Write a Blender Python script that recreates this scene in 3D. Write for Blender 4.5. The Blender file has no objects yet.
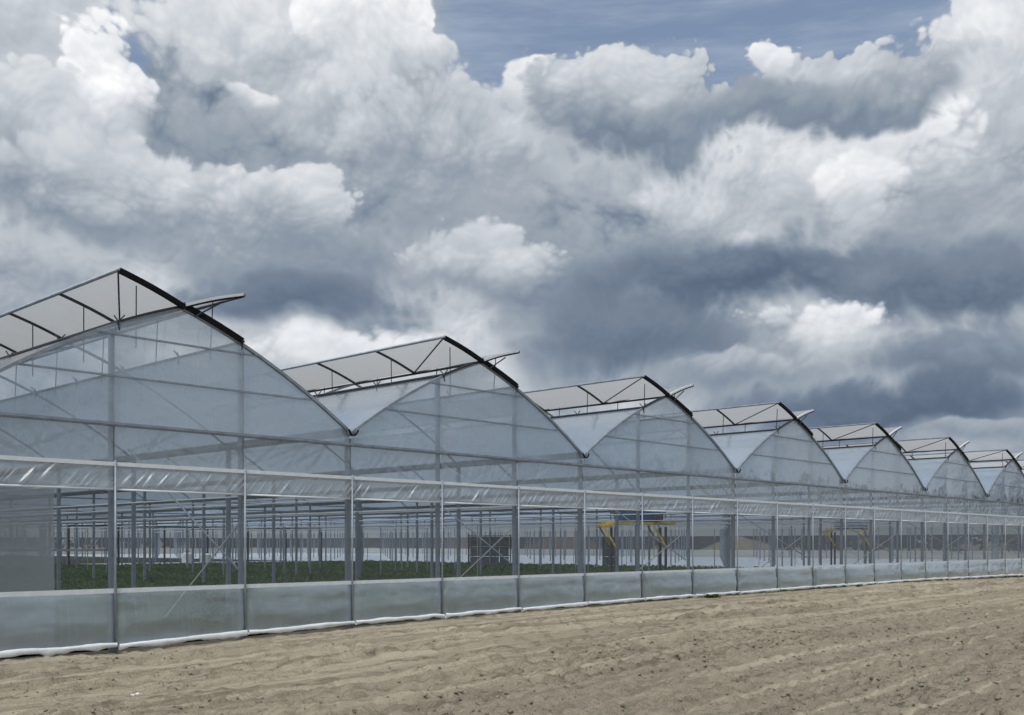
import bpy, bmesh, math, random
import numpy as np
from mathutils import Vector, Matrix

scene = bpy.context.scene
COL = scene.collection
R = math.radians

# ------------------------------------------------------------------ camera
# the greenhouse front wall lies on the X axis (Y = 0), its inside towards +Y
CAM_LOC = Vector((-8.54, -17.79, 1.82))
cam_data = bpy.data.cameras.new('camera')
cam_data.sensor_width = 36.0
cam_data.lens = 36.0
cam_data.shift_y = 0.1815
cam_data.clip_start = 0.1
cam_data.clip_end = 5000.0
cam = bpy.data.objects.new('camera', cam_data)
cam.location = CAM_LOC
cam.rotation_euler = (R(90), 0, R(43.19 - 90))
COL.objects.link(cam)
scene.camera = cam

# ------------------------------------------------------------------ render settings
scene.view_settings.view_transform = 'Standard'
scene.view_settings.look = 'None'
scene.view_settings.exposure = 0.24
scene.view_settings.gamma = 1.0
scene.view_settings.use_curve_mapping = False
scene.render.engine = 'CYCLES'
scene.cycles.max_bounces = 10
scene.cycles.diffuse_bounces = 3
scene.cycles.glossy_bounces = 3
scene.cycles.transmission_bounces = 6
scene.cycles.transparent_max_bounces = 40
scene.cycles.use_adaptive_sampling = True
scene.cycles.adaptive_threshold = 0.02
scene.cycles.adaptive_min_samples = 12
scene.cycles.use_denoising = True
scene.cycles.caustics_reflective = False
scene.cycles.caustics_refractive = False

# ------------------------------------------------------------------ node helpers
class NT:
    """Small wrapper for building node trees."""
    def __init__(self, tree):
        self.t = tree
        self.n = tree.nodes
        self.l = tree.links

    def node(self, kind, **props):
        nd = self.n.new(kind)
        for k, v in props.items():
            setattr(nd, k, v)
        return nd

    def put(self, sock, v):
        if isinstance(v, bpy.types.NodeSocket):
            self.l.new(v, sock)
        elif v is not None:
            sock.default_value = v

    def math(self, op, a, b=None, c=None, clamp=False):
        nd = self.node('ShaderNodeMath', operation=op, use_clamp=clamp)
        for i, v in enumerate((a, b, c)):
            if v is not None:
                self.put(nd.inputs[i], v)
        return nd.outputs[0]

    def vmath(self, op, a, b=None, scale=None):
        nd = self.node('ShaderNodeVectorMath', operation=op)
        self.put(nd.inputs[0], a)
        if b is not None:
            self.put(nd.inputs[1], b)
        if scale is not None:
            self.put(nd.inputs['Scale'], scale)
        return nd.outputs['Value'] if op in ('DOT_PRODUCT', 'LENGTH', 'DISTANCE') else nd.outputs['Vector']

    def mix(self, fac, a, b):
        nd = self.node('ShaderNodeMix', data_type='FLOAT')
        self.put(nd.inputs[0], fac)
        self.put(nd.inputs[2], a)
        self.put(nd.inputs[3], b)
        return nd.outputs[0]

    def mixc(self, fac, a, b, blend='MIX'):
        nd = self.node('ShaderNodeMix', data_type='RGBA', blend_type=blend)
        self.put(nd.inputs[0], fac)
        self.put(nd.inputs[6], a)
        self.put(nd.inputs[7], b)
        return nd.outputs[2]

    def smooth(self, v, lo, hi, a=0.0, b=1.0):
        nd = self.node('ShaderNodeMapRange', interpolation_type='SMOOTHSTEP')
        self.put(nd.inputs[0], v)
        for i, x in zip((1, 2, 3, 4), (lo, hi, a, b)):
            self.put(nd.inputs[i], x)
        return nd.outputs[0]

    def lin(self, v, lo, hi, a=0.0, b=1.0):
        nd = self.node('ShaderNodeMapRange')
        self.put(nd.inputs[0], v)
        for i, x in zip((1, 2, 3, 4), (lo, hi, a, b)):
            self.put(nd.inputs[i], x)
        return nd.outputs[0]

    def noise(self, vec, scale, detail=4.0, rough=0.5, dist=0.0, color=False, lac=2.0):
        nd = self.node('ShaderNodeTexNoise')
        self.put(nd.inputs['Vector'], vec)
        nd.inputs['Scale'].default_value = scale
        nd.inputs['Detail'].default_value = detail
        nd.inputs['Roughness'].default_value = rough
        nd.inputs['Lacunarity'].default_value = lac
        nd.inputs['Distortion'].default_value = dist
        return nd.outputs['Color' if color else 'Fac']

    def voronoi(self, vec, scale, detail=0.0, rough=0.5, smooth=None):
        nd = self.node('ShaderNodeTexVoronoi', feature='SMOOTH_F1' if smooth else 'F1')
        nd.normalize = True
        self.put(nd.inputs['Vector'], vec)
        nd.inputs['Scale'].default_value = scale
        nd.inputs['Detail'].default_value = detail
        nd.inputs['Roughness'].default_value = rough
        if smooth:
            nd.inputs['Smoothness'].default_value = smooth
        return nd.outputs['Distance']

    def ramp(self, fac, stops):
        nd = self.node('ShaderNodeValToRGB')
        e = nd.color_ramp.elements
        while len(e) < len(stops):
            e.new(0.5)
        for el, (p, c) in zip(e, stops):
            el.position = p
            el.color = c if len(c) == 4 else (*c, 1.0)
        self.put(nd.inputs[0], fac)
        return nd.outputs[0]


def srgb(r, g, b):
    f = lambda c: (c / 12.92) if c <= 0.04045 else ((c + 0.055) / 1.055) ** 2.4
    return (f(r / 255), f(g / 255), f(b / 255), 1.0)


# ------------------------------------------------------------------ sky with cumulus clouds
SUN_ELEV, SUN_AZ = R(55), R(-163)          # azimuth measured from +X
world = bpy.data.worlds.new('World')
scene.world = world
world.use_nodes = True
W = NT(world.node_tree)
W.n.clear()

# every cloud: azimuth and elevation of its middle and its half sizes in degrees (azimuth from the
# heading of 43.2 degrees), turn, brightness of its top and of its underside, softness, raggedness
# <clouds>
CLOUDS = [
    (-25.66, 23.9, 4.55, 3.37, 0, 206, 180, 0.25, 1.0),
    (-12.23, 24.09, 9.35, 5.7, 0, 216, 160, 0.3, 1.0),
    (-8.17, 26.39, 4.11, 3.33, 0, 242, 200, 0.2, 1.0),
    (-4.86, 25.42, 2.33, 1.73, 0, 222, 172, 0.18, 0.8),
    (24.79, 21.68, 5.3, 5.48, 0, 216, 172, 0.25, 1.0),
    (23.63, 15.66, 6.57, 4.28, 0, 175, 140, 0.7, 1.0),
    (15.71, 19.34, 9.07, 3.36, 0, 230, 180, 0.4, 1.0),
    (4.91, 19.47, 7.22, 3.96, 0, 200, 156, 0.5, 1.0),
    (1.85, 23.17, 2.52, 2.84, 0, 220, 175, 0.3, 1.0),
    (-4.02, 20.97, 6.68, 4.87, 0, 200, 142, 0.3, 1.0),
    (-10.08, 14.73, 9.22, 3.61, 0, 156, 128, 0.8, 1.0),
    (2.68, 15.45, 7.26, 3.63, 0, 162, 130, 0.8, 1.0),
    (-21.68, 21.92, 3.0, 3.36, 0, 238, 162, 0.22, 1.0),
    (-16.69, 20.44, 3.34, 2.59, 0, 164, 148, 0.7, 0.8),
    (-25.66, 20.66, 3.41, 3.09, 0, 200, 158, 0.25, 1.0),
    (-14.88, 22.94, 1.88, 0.83, 0, 220, 174, 0.4, 0.8),
    (-25.21, 14.77, 5.04, 2.84, 10, 208, 166, 0.3, 1.0),
    (-23.35, 17.58, 7.07, 3.08, 8, 198, 120, 0.35, 1.0),
    (-15.66, 17.16, 2.33, 1.97, 0, 196, 148, 0.3, 1.0),
    (-11.7, 16.93, 4.18, 2.61, 0, 206, 140, 0.22, 1.0),
    (-2.35, 14.94, 5.03, 2.35, 0, 204, 142, 0.3, 1.0),
    (-9.53, 10.55, 6.53, 1.71, 0, 228, 212, 0.35, 0.8),
    (-11.7, 13.0, 8.32, 1.46, 2, 120, 102, 0.9, 0.8),
    (7.13, 10.88, 9.37, 3.21, 0, 126, 104, 0.9, 1.0),
    (18.77, 17.62, 2.41, 2.31, 0, 224, 180, 0.5, 1.0),
    (9.86, 18.28, 3.26, 2.39, 0, 210, 162, 0.6, 1.0),
    (13.61, 14.24, 10.31, 2.45, 0, 120, 84, 0.9, 0.8),
    (23.16, 12.72, 6.62, 2.64, 5, 126, 92, 0.9, 0.8),
    (16.48, 11.09, 4.37, 1.86, 0, 226, 184, 0.35, 1.0),
    (12.55, 9.17, 6.4, 1.06, 0, 176, 132, 0.5, 1.0),
    (23.63, 9.52, 6.57, 1.7, 0, 138, 104, 0.9, 0.8),
    (20.26, 6.86, 10.83, 1.97, 0, 108, 92, 0.9, 0.8),
    (25.48, 5.41, 5.47, 0.7, 0, 165, 140, 0.6, 0.8),
    (7.13, 22.69, 6.17, 3.12, 16, 198, 122, 0.2, 1.0),
    (18.01, 22.47, 5.67, 2.36, -8, 202, 126, 0.2, 1.0),
    (12.82, 21.96, 6.38, 1.6, -5, 158, 126, 0.6, 1.0),
    (14.25, 24.14, 1.42, 1.13, 0, 222, 190, 0.4, 1.6),
]
# </clouds>


def build_sky():
    tc = W.node('ShaderNodeTexCoord').outputs['Generated']
    d = W.vmath('NORMALIZE', tc)
    hf, hr = Vector((0.7292, 0.6841, 0)), Vector((0.6841, -0.7292, 0))
    az = W.math('MULTIPLY', W.math('ARCTAN2', W.vmath('DOT_PRODUCT', d, hr), W.vmath('DOT_PRODUCT', d, hf)), 57.2958)
    sep = W.node('ShaderNodeSeparateXYZ')
    W.put(sep.inputs[0], d)
    el = W.math('MULTIPLY', W.math('ARCSINE', sep.outputs[2]), 57.2958)
    pos = W.node('ShaderNodeCombineXYZ')
    W.put(pos.inputs[0], W.math('MULTIPLY', az, 0.1))
    W.put(pos.inputs[1], W.math('MULTIPLY', el, 0.115))
    P = pos.outputs[0]                                   # one unit is ten degrees

    def flat_noise(vec, scale, detail, rough, color=False):
        nd = W.node('ShaderNodeTexNoise', noise_dimensions='2D')
        W.put(nd.inputs['Vector'], vec)
        nd.inputs['Scale'].default_value = scale
        nd.inputs['Detail'].default_value = detail
        nd.inputs['Roughness'].default_value = rough
        return nd.outputs['Color' if color else 'Fac']

    warp0 = flat_noise(P, 0.9, 3.0, 0.55, color=True)
    Pw = W.vmath('ADD', P, W.vmath('SCALE', W.vmath('SUBTRACT', warp0, (0.5, 0.5, 0.5)), scale=0.42))
    Pw = W.vmath('ADD', Pw, W.vmath('SCALE', W.vmath('SUBTRACT', flat_noise(P, 9.0, 2.0, 0.6, color=True), (0.5, 0.5, 0.5)), scale=0.028))

    def puff(vec, octaves):
        tot = None
        for sc, am, of in octaves:
            nd = W.node('ShaderNodeTexVoronoi', voronoi_dimensions='2D', feature='F1')
            W.put(nd.inputs['Vector'], W.vmath('ADD', vec, (of, of * 0.7, 0.0)) if of else vec)
            nd.inputs['Scale'].default_value = sc
            t = W.math('MULTIPLY', W.math('SUBTRACT', 0.42, nd.outputs['Distance']), am)
            tot = t if tot is None else W.math('ADD', tot, t)
        return tot
    COARSE, SMALL = ((1.5, 0.50, 0.0), (3.4, 0.30, 3.7)), ((8.1, 0.19, 9.2), (19.0, 0.10, 5.1))
    hc, hs = puff(Pw, COARSE), puff(Pw, SMALL)
    rc = W.math('SUBTRACT', hc, puff(W.vmath('ADD', Pw, (-0.03, 0.09, 0.0)), COARSE))
    rs = W.math('SUBTRACT', hs, puff(W.vmath('ADD', Pw, (-0.01, 0.028, 0.0)), SMALL))
    relief = W.math('MULTIPLY_ADD', rs, 0.75, rc)
    h0 = W.math('MULTIPLY_ADD', hs, 1.2, hc)
    fine = flat_noise(P, 11.0, 4.0, 0.6)
    wisp = W.math('SUBTRACT', flat_noise(P, 1.1, 5.0, 0.55), 0.5)
    bump = W.math('ADD', h0, W.math('MULTIPLY', W.math('SUBTRACT', fine, 0.5), 0.12))

    # global deck of cloud: grey, broken, all round
    big = flat_noise(P, 0.5, 3.0, 0.5)
    deck_b = W.math('ADD', W.lin(big, 0.32, 0.68, 0.53, 0.78), W.math('MULTIPLY', relief, 0.4))
    deck_b = W.math('ADD', deck_b, W.math('MULTIPLY', wisp, 0.3))
    bright = deck_b
    gap = flat_noise(W.vmath('ADD', P, (3.1, 1.7, 0.4)), 0.45, 4.0, 0.5)
    deck_a = W.smooth(W.math('ADD', W.math('ADD', gap, W.math('MULTIPLY', bump, 0.3)), 0.31), 0.40, 0.50)
    # the open blue stretch high above the greenhouse
    for (ga, ge, gra, gre) in ((10.5, 26.5, 15.5, 5.5), (-22.5, 26.0, 3.2, 5.0)):
        dx = W.math('DIVIDE', W.math('SUBTRACT', az, ga), gra)
        dy = W.math('DIVIDE', W.math('SUBTRACT', el, ge), gre)
        dd = W.math('SQRT', W.math('ADD', W.math('MULTIPLY', dx, dx), W.math('MULTIPLY', dy, dy)))
        dd = W.math('ADD', dd, W.math('MULTIPLY', wisp, 0.8))
        deck_a = W.math('MULTIPLY', deck_a, W.smooth(dd, 0.85, 1.15))
    alpha = deck_a

    wcol = W.node('ShaderNodeSeparateXYZ')
    W.put(wcol.inputs[0], W.vmath('SCALE', W.vmath('SUBTRACT', flat_noise(W.vmath('ADD', P, (7.0, 2.0, 0.0)), 1.2, 3.0, 0.5, color=True), (0.5, 0.5, 0.5)), scale=3.6))
    wx, wy = wcol.outputs[0], wcol.outputs[1]
    aw = W.node('ShaderNodeCombineXYZ')
    W.put(aw.inputs[0], W.math('ADD', az, wx))
    W.put(aw.inputs[1], W.math('ADD', el, wy))
    turned = {}
    for (ca, ce, ra, re, rot, top, bot, soft, wp) in CLOUDS:
        c, s = math.cos(R(rot)), math.sin(R(rot))
        if rot not in turned:
            nd = W.node('ShaderNodeVectorRotate', rotation_type='Z_AXIS')
            W.put(nd.inputs['Vector'], aw.outputs[0])
            nd.inputs['Angle'].default_value = R(rot)
            turned[rot] = nd.outputs[0] if rot else aw.outputs[0]
        cx, cy = ca * c - ce * s, ca * s + ce * c
        nd = W.node('ShaderNodeVectorMath', operation='MULTIPLY_ADD')
        W.put(nd.inputs[0], turned[rot])
        nd.inputs[1].default_value = (1 / ra, 1 / re, 0)
        nd.inputs[2].default_value = (-cx / ra, -cy / re, 0)
        q = nd.outputs[0]
        qs = W.node('ShaderNodeSeparateXYZ')
        W.put(qs.inputs[0], q)
        qy = qs.outputs[1]
        k = 1.25 * wp * min(1.0, 5.0 / min(ra, re))
        dist = W.math('MULTIPLY_ADD', bump, -k, W.vmath('LENGTH', q))
        # crisp tops, soft undersides
        inner = W.lin(qy, -0.5, 0.3, 1.08 - min(1.0, soft * 1.9 + (0.25 if soft > 0.2 else 0.08)), 1.08 - soft * 0.7)
        a = W.smooth(dist, inner, 1.08, 1.0, 0.0)
        v = W.math('MULTIPLY_ADD', bump, 1.1, qy)
        lo, hi = bot / 255, top / 255
        b = W.smooth(v, -0.85, 0.75, lo, hi)
        amp = W.lin(v, -0.6, 0.7, 0.08, (0.22 + 0.6 * (hi - 0.55)) * (1.0 - 0.6 * soft))
        b = W.math('MULTIPLY_ADD', relief, amp, b)
        bright = W.mix(a, bright, b)
        if ce > 15:
            alpha = W.math('MAXIMUM', alpha, a)
    bright = W.math('ADD', bright, W.math('MULTIPLY', W.math('SUBTRACT', fine, 0.5), 0.045))
    G = lambda g, c: (g / 255, srgb(*c))
    col = W.ramp(bright, [G(70, (70, 82, 102)), G(100, (92, 107, 127)), G(135, (124, 137, 154)), G(165, (157, 166, 176)),
                          G(195, (190, 196, 203)), G(225, (224, 227, 231)), G(250, (250, 250, 249))])
    sky = W.node('ShaderNodeTexSky', sky_type='NISHITA')
    sky.sun_disc = False
    sky.sun_elevation = SUN_ELEV
    sky.sun_rotation = R(90) - SUN_AZ
    sky.air_density = 1.0
    sky.dust_density = 1.0
    blue = W.vmath('SCALE', sky.outputs[0], scale=0.10)
    cirrus = flat_noise(W.vmath('MULTIPLY', P, (0.35, 2.0, 1.0)), 1.6, 5.0, 0.6)
    blue = W.mixc(W.smooth(cirrus, 0.38, 0.75, 0.22, 0.65), blue, srgb(176, 188, 205))
    final = W.mixc(alpha, blue, col)
    bg = W.node('ShaderNodeBackground')
    W.put(bg.inputs[0], final)
    bg.inputs[1].default_value = 0.9
    out = W.node('ShaderNodeOutputWorld')
    W.l.new(bg.outputs[0], out.inputs[0])


build_sky()
# the sky is soft and even in scale: a small importance map is enough
world.cycles.sampling_method = 'MANUAL'
world.cycles.sample_map_resolution = 256

# ------------------------------------------------------------------ sun, veiled by cloud
sun_data = bpy.data.lights.new('sun', 'SUN')
sun_data.energy = 2.4
sun_data.angle = R(24)
sun_data.color = (1.0, 0.975, 0.945)
sun = bpy.data.objects.new('sun', sun_data)
sun.rotation_euler = (R(90) - SUN_ELEV, 0, SUN_AZ + R(90))
COL.objects.link(sun)
# ==== end of setup

# ------------------------------------------------------------------ materials
def material(name):
    m = bpy.data.materials.new(name)
    m.use_nodes = True
    nt = NT(m.node_tree)
    nt.n.clear()
    out = nt.node('ShaderNodeOutputMaterial')
    return m, nt, out


def solid(name, color, rough=0.5, metal=0.0, vary=0.15, scale=3.0, bump=0.0, spec=0.5):
    m, nt, out = material(name)
    bs = nt.node('ShaderNodeBsdfPrincipled')
    tc = nt.node('ShaderNodeTexCoord').outputs['Object']
    n1 = nt.noise(tc, scale, 6.0, 0.6)
    lo = tuple(c * (1 - vary) for c in color) + (1,)
    hi = tuple(min(1, c * (1 + vary)) for c in color) + (1,)
    nt.put(bs.inputs['Base Color'], nt.mixc(nt.smooth(n1, 0.3, 0.7), lo, hi))
    nt.put(bs.inputs['Roughness'], nt.lin(n1, 0.3, 0.7, rough * 0.85, min(1, rough * 1.15)))
    bs.inputs['Metallic'].default_value = metal
    bs.inputs['Specular IOR Level'].default_value = spec
    if bump:
        b = nt.node('ShaderNodeBump')
        b.inputs['Strength'].default_value = bump
        b.inputs['Distance'].default_value = 0.02
        nt.put(b.inputs['Height'], nt.noise(tc, scale * 6, 5.0, 0.6))
        nt.l.new(b.outputs[0], bs.inputs['Normal'])
    nt.l.new(bs.outputs[0], out.inputs[0])
    return m


def film(name, haze, tint=(0.86, 0.89, 0.91), through=0.55, rough=0.12, patch=0.12, creases=0.0,
         gloss=1.0, pscale=(0.5, 0.5, 0.9), clear=(0.93, 0.96, 0.97), streak=0.0, tree_blotch=None):
    """Thin greenhouse film: clear part, milky part that scatters light both ways, and a sheen."""
    m, nt, out = material(name)
    tc = nt.node('ShaderNodeTexCoord').outputs['Object']
    info = nt.node('ShaderNodeObjectInfo').outputs['Random']
    off = nt.node('ShaderNodeCombineXYZ')
    for i in range(3):
        nt.put(off.inputs[i], nt.math('MULTIPLY', info, 37.0 + 11 * i))
    p = nt.vmath('ADD', nt.vmath('MULTIPLY', tc, pscale), off.outputs[0])
    cloudy = nt.noise(p, 1.2, 5.0, 0.55)
    h = nt.math('ADD', haze, nt.lin(cloudy, 0.25, 0.75, -patch, patch), clamp=True)
    h = nt.math('ADD', h, nt.math('MULTIPLY', nt.math('SUBTRACT', info, 0.5), patch), clamp=True)
    if streak:
        st = nt.noise(nt.vmath('MULTIPLY', nt.vmath('ADD', tc, off.outputs[0]), (14.0, 14.0, 0.7)), 1.0, 4.0, 0.6)
        h = nt.math('ADD', h, nt.smooth(st, 0.55, 0.8, 0.0, streak), clamp=True)
    bump = nt.node('ShaderNodeBump')
    bump.inputs['Strength'].default_value = 0.35 + creases
    bump.inputs['Distance'].default_value = 0.03
    ht = nt.noise(p, 3.0, 4.0, 0.5)
    if creases:
        wv = nt.noise(nt.vmath('MULTIPLY', p, (9.0, 4.0, 1.6)), 1.4, 3.0, 0.5)
        ht = nt.math('ADD', ht, nt.math('MULTIPLY', wv, creases))
    nt.put(bump.inputs['Height'], ht)
    # seen or lit at a slant, light has a longer way through the film and scatters more
    slant = nt.node('ShaderNodeLayerWeight')
    slant.inputs[0].default_value = 0.5
    cosv = nt.math('MAXIMUM', nt.math('SUBTRACT', 1.0, slant.outputs['Facing']), 0.14)
    h = nt.math('SUBTRACT', 1.0, nt.math('POWER', nt.math('SUBTRACT', 1.0, h), nt.math('DIVIDE', 1.0, cosv)), clamp=True)
    tr = nt.node('ShaderNodeBsdfTransparent')
    tr.inputs[0].default_value = (*clear, 1)
    dif = nt.node('ShaderNodeBsdfDiffuse')
    dif.inputs[0].default_value = (*tint, 1)
    tl = nt.node('ShaderNodeBsdfTranslucent')
    tl.inputs[0].default_value = (*tint, 1)
    gl = nt.node('ShaderNodeBsdfGlossy')
    gl.inputs['Roughness'].default_value = rough
    for nd in (dif, tl, gl):
        nt.l.new(bump.outputs[0], nd.inputs['Normal'])
    milk = nt.node('ShaderNodeMixShader')
    milk.inputs[0].default_value = through
    nt.l.new(dif.outputs[0], milk.inputs[1])
    nt.l.new(tl.outputs[0], milk.inputs[2])
    body = nt.node('ShaderNodeMixShader')
    nt.put(body.inputs[0], h)
    nt.l.new(tr.outputs[0], body.inputs[1])
    nt.l.new(milk.outputs[0], body.inputs[2])
    body_out = body.outputs[0]
    if tree_blotch:
        # dark blotches painted along the lower edge for trees seen through the film
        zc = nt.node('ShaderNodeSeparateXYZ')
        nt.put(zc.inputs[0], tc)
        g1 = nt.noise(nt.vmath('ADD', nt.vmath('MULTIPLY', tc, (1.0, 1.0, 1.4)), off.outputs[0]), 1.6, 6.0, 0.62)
        top_ = nt.math('ADD', nt.math('SUBTRACT', zc.outputs[2], tree_blotch), nt.math('MULTIPLY', nt.math('SUBTRACT', 0.55, g1), 2.6))
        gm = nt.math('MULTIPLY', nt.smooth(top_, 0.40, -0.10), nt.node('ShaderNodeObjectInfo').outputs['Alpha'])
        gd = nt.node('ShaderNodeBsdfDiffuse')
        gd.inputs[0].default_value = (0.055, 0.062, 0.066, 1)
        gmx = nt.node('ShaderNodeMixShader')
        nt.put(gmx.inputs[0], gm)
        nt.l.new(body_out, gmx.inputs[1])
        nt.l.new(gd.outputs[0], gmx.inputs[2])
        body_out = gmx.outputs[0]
    lw = nt.node('ShaderNodeLayerWeight')
    lw.inputs[0].default_value = 0.5
    nt.l.new(bump.outputs[0], lw.inputs['Normal'])
    f5 = nt.math('POWER', lw.outputs['Facing'], 4.5)
    fr = nt.math('MULTIPLY', nt.math('MULTIPLY_ADD', f5, 0.85, 0.07), gloss, clamp=True)
    top = nt.node('ShaderNodeMixShader')
    nt.put(top.inputs[0], fr)
    nt.l.new(body_out, top.inputs[1])
    nt.l.new(gl.outputs[0], top.inputs[2])
    nt.l.new(top.outputs[0], out.inputs[0])
    return m


M = {}
M['steel'] = solid('galvanised_steel', (0.27, 0.31, 0.36), 0.45, 0.3, 0.18, 4.0)
M['steel_white'] = solid('white_painted_tube', (0.70, 0.72, 0.73), 0.4, 0.0, 0.08, 4.0)
M['steel_dark'] = solid('dark_steel', (0.030, 0.034, 0.038), 0.5, 0.1, 0.3, 5.0)
M['seal'] = solid('black_rubber_seal', (0.008, 0.009, 0.010), 0.7, 0.0, 0.3, 6.0, 0.0, 0.12)
M['strip'] = solid('white_film_hem', (0.74, 0.79, 0.83), 0.38, 0.0, 0.06, 5.0, 0.1)
M['film_gable'] = film('gable_film', 0.54, tint=(0.72, 0.83, 0.95), through=0.70, patch=0.26, streak=0.22, creases=0.3, tree_blotch=4.02, gloss=1.5)
M['film_wall'] = film('wall_film', 0.40, tint=(0.54, 0.62, 0.69), patch=0.14, creases=0.6, streak=0.14, gloss=1.4)
M['film_curtain'] = film('curtain_film', 0.54, tint=(0.76, 0.83, 0.88), patch=0.08, creases=0.5, rough=0.40, gloss=1.4)
M['film_skirt'] = film('skirt_film', 0.42, tint=(0.58, 0.69, 0.77), through=0.42, patch=0.14, creases=0.35, rough=0.25, gloss=2.2, streak=0.12)
M['film_roof'] = film('roof_film', 0.44, tint=(0.62, 0.75, 0.92), patch=0.10, rough=0.14, through=0.6, streak=0.1, gloss=1.6)
M['film_vent'] = film('vent_film', 0.66, tint=(0.78, 0.79, 0.80), patch=0.05, through=0.6, rough=0.2)
M['film_sheet'] = film('spare_film_sheet', 0.66, tint=(0.50, 0.54, 0.58), patch=0.10, creases=0.2)
M['film_far'] = film('far_wall_film', 0.72, tint=(0.72, 0.76, 0.78), patch=0.05)
M['far_net'] = film('far_net', 0.62, tint=(0.20, 0.22, 0.24), patch=0.03, rough=0.5, gloss=0.2)
M['net'] = film('insect_net', 0.15, tint=(0.30, 0.33, 0.36), patch=0.03, rough=0.5, gloss=0.35, clear=(0.95, 0.97, 0.98))
M['roll'] = solid('rolled_white_film', (0.82, 0.87, 0.89), 0.3, 0.0, 0.08, 4.0, 0.5)
M['yellow'] = solid('yellow_paint', (0.66, 0.47, 0.05), 0.45, 0.0, 0.25, 5.0)
M['tray'] = solid('dark_grey_tray', (0.085, 0.095, 0.105), 0.6, 0.0, 0.3, 3.0)
M['blue'] = solid('blue_plastic', (0.025, 0.13, 0.33), 0.4, 0.0, 0.2, 4.0)
M['white_plastic'] = solid('white_plastic', (0.74, 0.75, 0.74), 0.4, 0.0, 0.06, 4.0)
M['fabric'] = solid('white_ground_fabric', (0.62, 0.66, 0.69), 0.7, 0.0, 0.10, 0.5)
M['earth_pile'] = solid('brown_earth', (0.17, 0.105, 0.068), 0.95, 0.0, 0.3, 1.0, 0.6, 0.1)
M['sand_pile'] = solid('pale_sand', (0.36, 0.30, 0.22), 0.95, 0.0, 0.2, 1.0, 0.6, 0.1)
M['paper'] = solid('white_scrap', (0.80, 0.80, 0.78), 0.6, 0.0, 0.06, 20.0)
M['inside_soil'] = solid('inside_soil', (0.060, 0.062, 0.042), 0.95, 0.0, 0.3, 0.8, 0.4, 0.1)


def foliage(name, c0, c1, scale, through=0.35):
    m, nt, out = material(name)
    tc = nt.node('ShaderNodeTexCoord').outputs['Object']
    col = nt.mixc(nt.smooth(nt.noise(tc, scale, 4.0, 0.6), 0.3, 0.7), (*c0, 1), (*c1, 1))
    d = nt.node('ShaderNodeBsdfDiffuse')
    t = nt.node('ShaderNodeBsdfTranslucent')
    nt.put(d.inputs[0], col)
    nt.put(t.inputs[0], col)
    mx = nt.node('ShaderNodeMixShader')
    mx.inputs[0].default_value = through
    nt.l.new(d.outputs[0], mx.inputs[1])
    nt.l.new(t.outputs[0], mx.inputs[2])
    nt.l.new(mx.outputs[0], out.inputs[0])
    return m


M['crop'] = foliage('crop_leaf', (0.10, 0.160, 0.060), (0.15, 0.215, 0.085), 0.35, 0.5)
M['tree'] = foliage('tree_leaf', (0.020, 0.035, 0.015), (0.050, 0.070, 0.030), 0.08)
M['weed'] = foliage('weed_leaf', (0.075, 0.125, 0.035), (0.13, 0.19, 0.06), 6.0)


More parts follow.
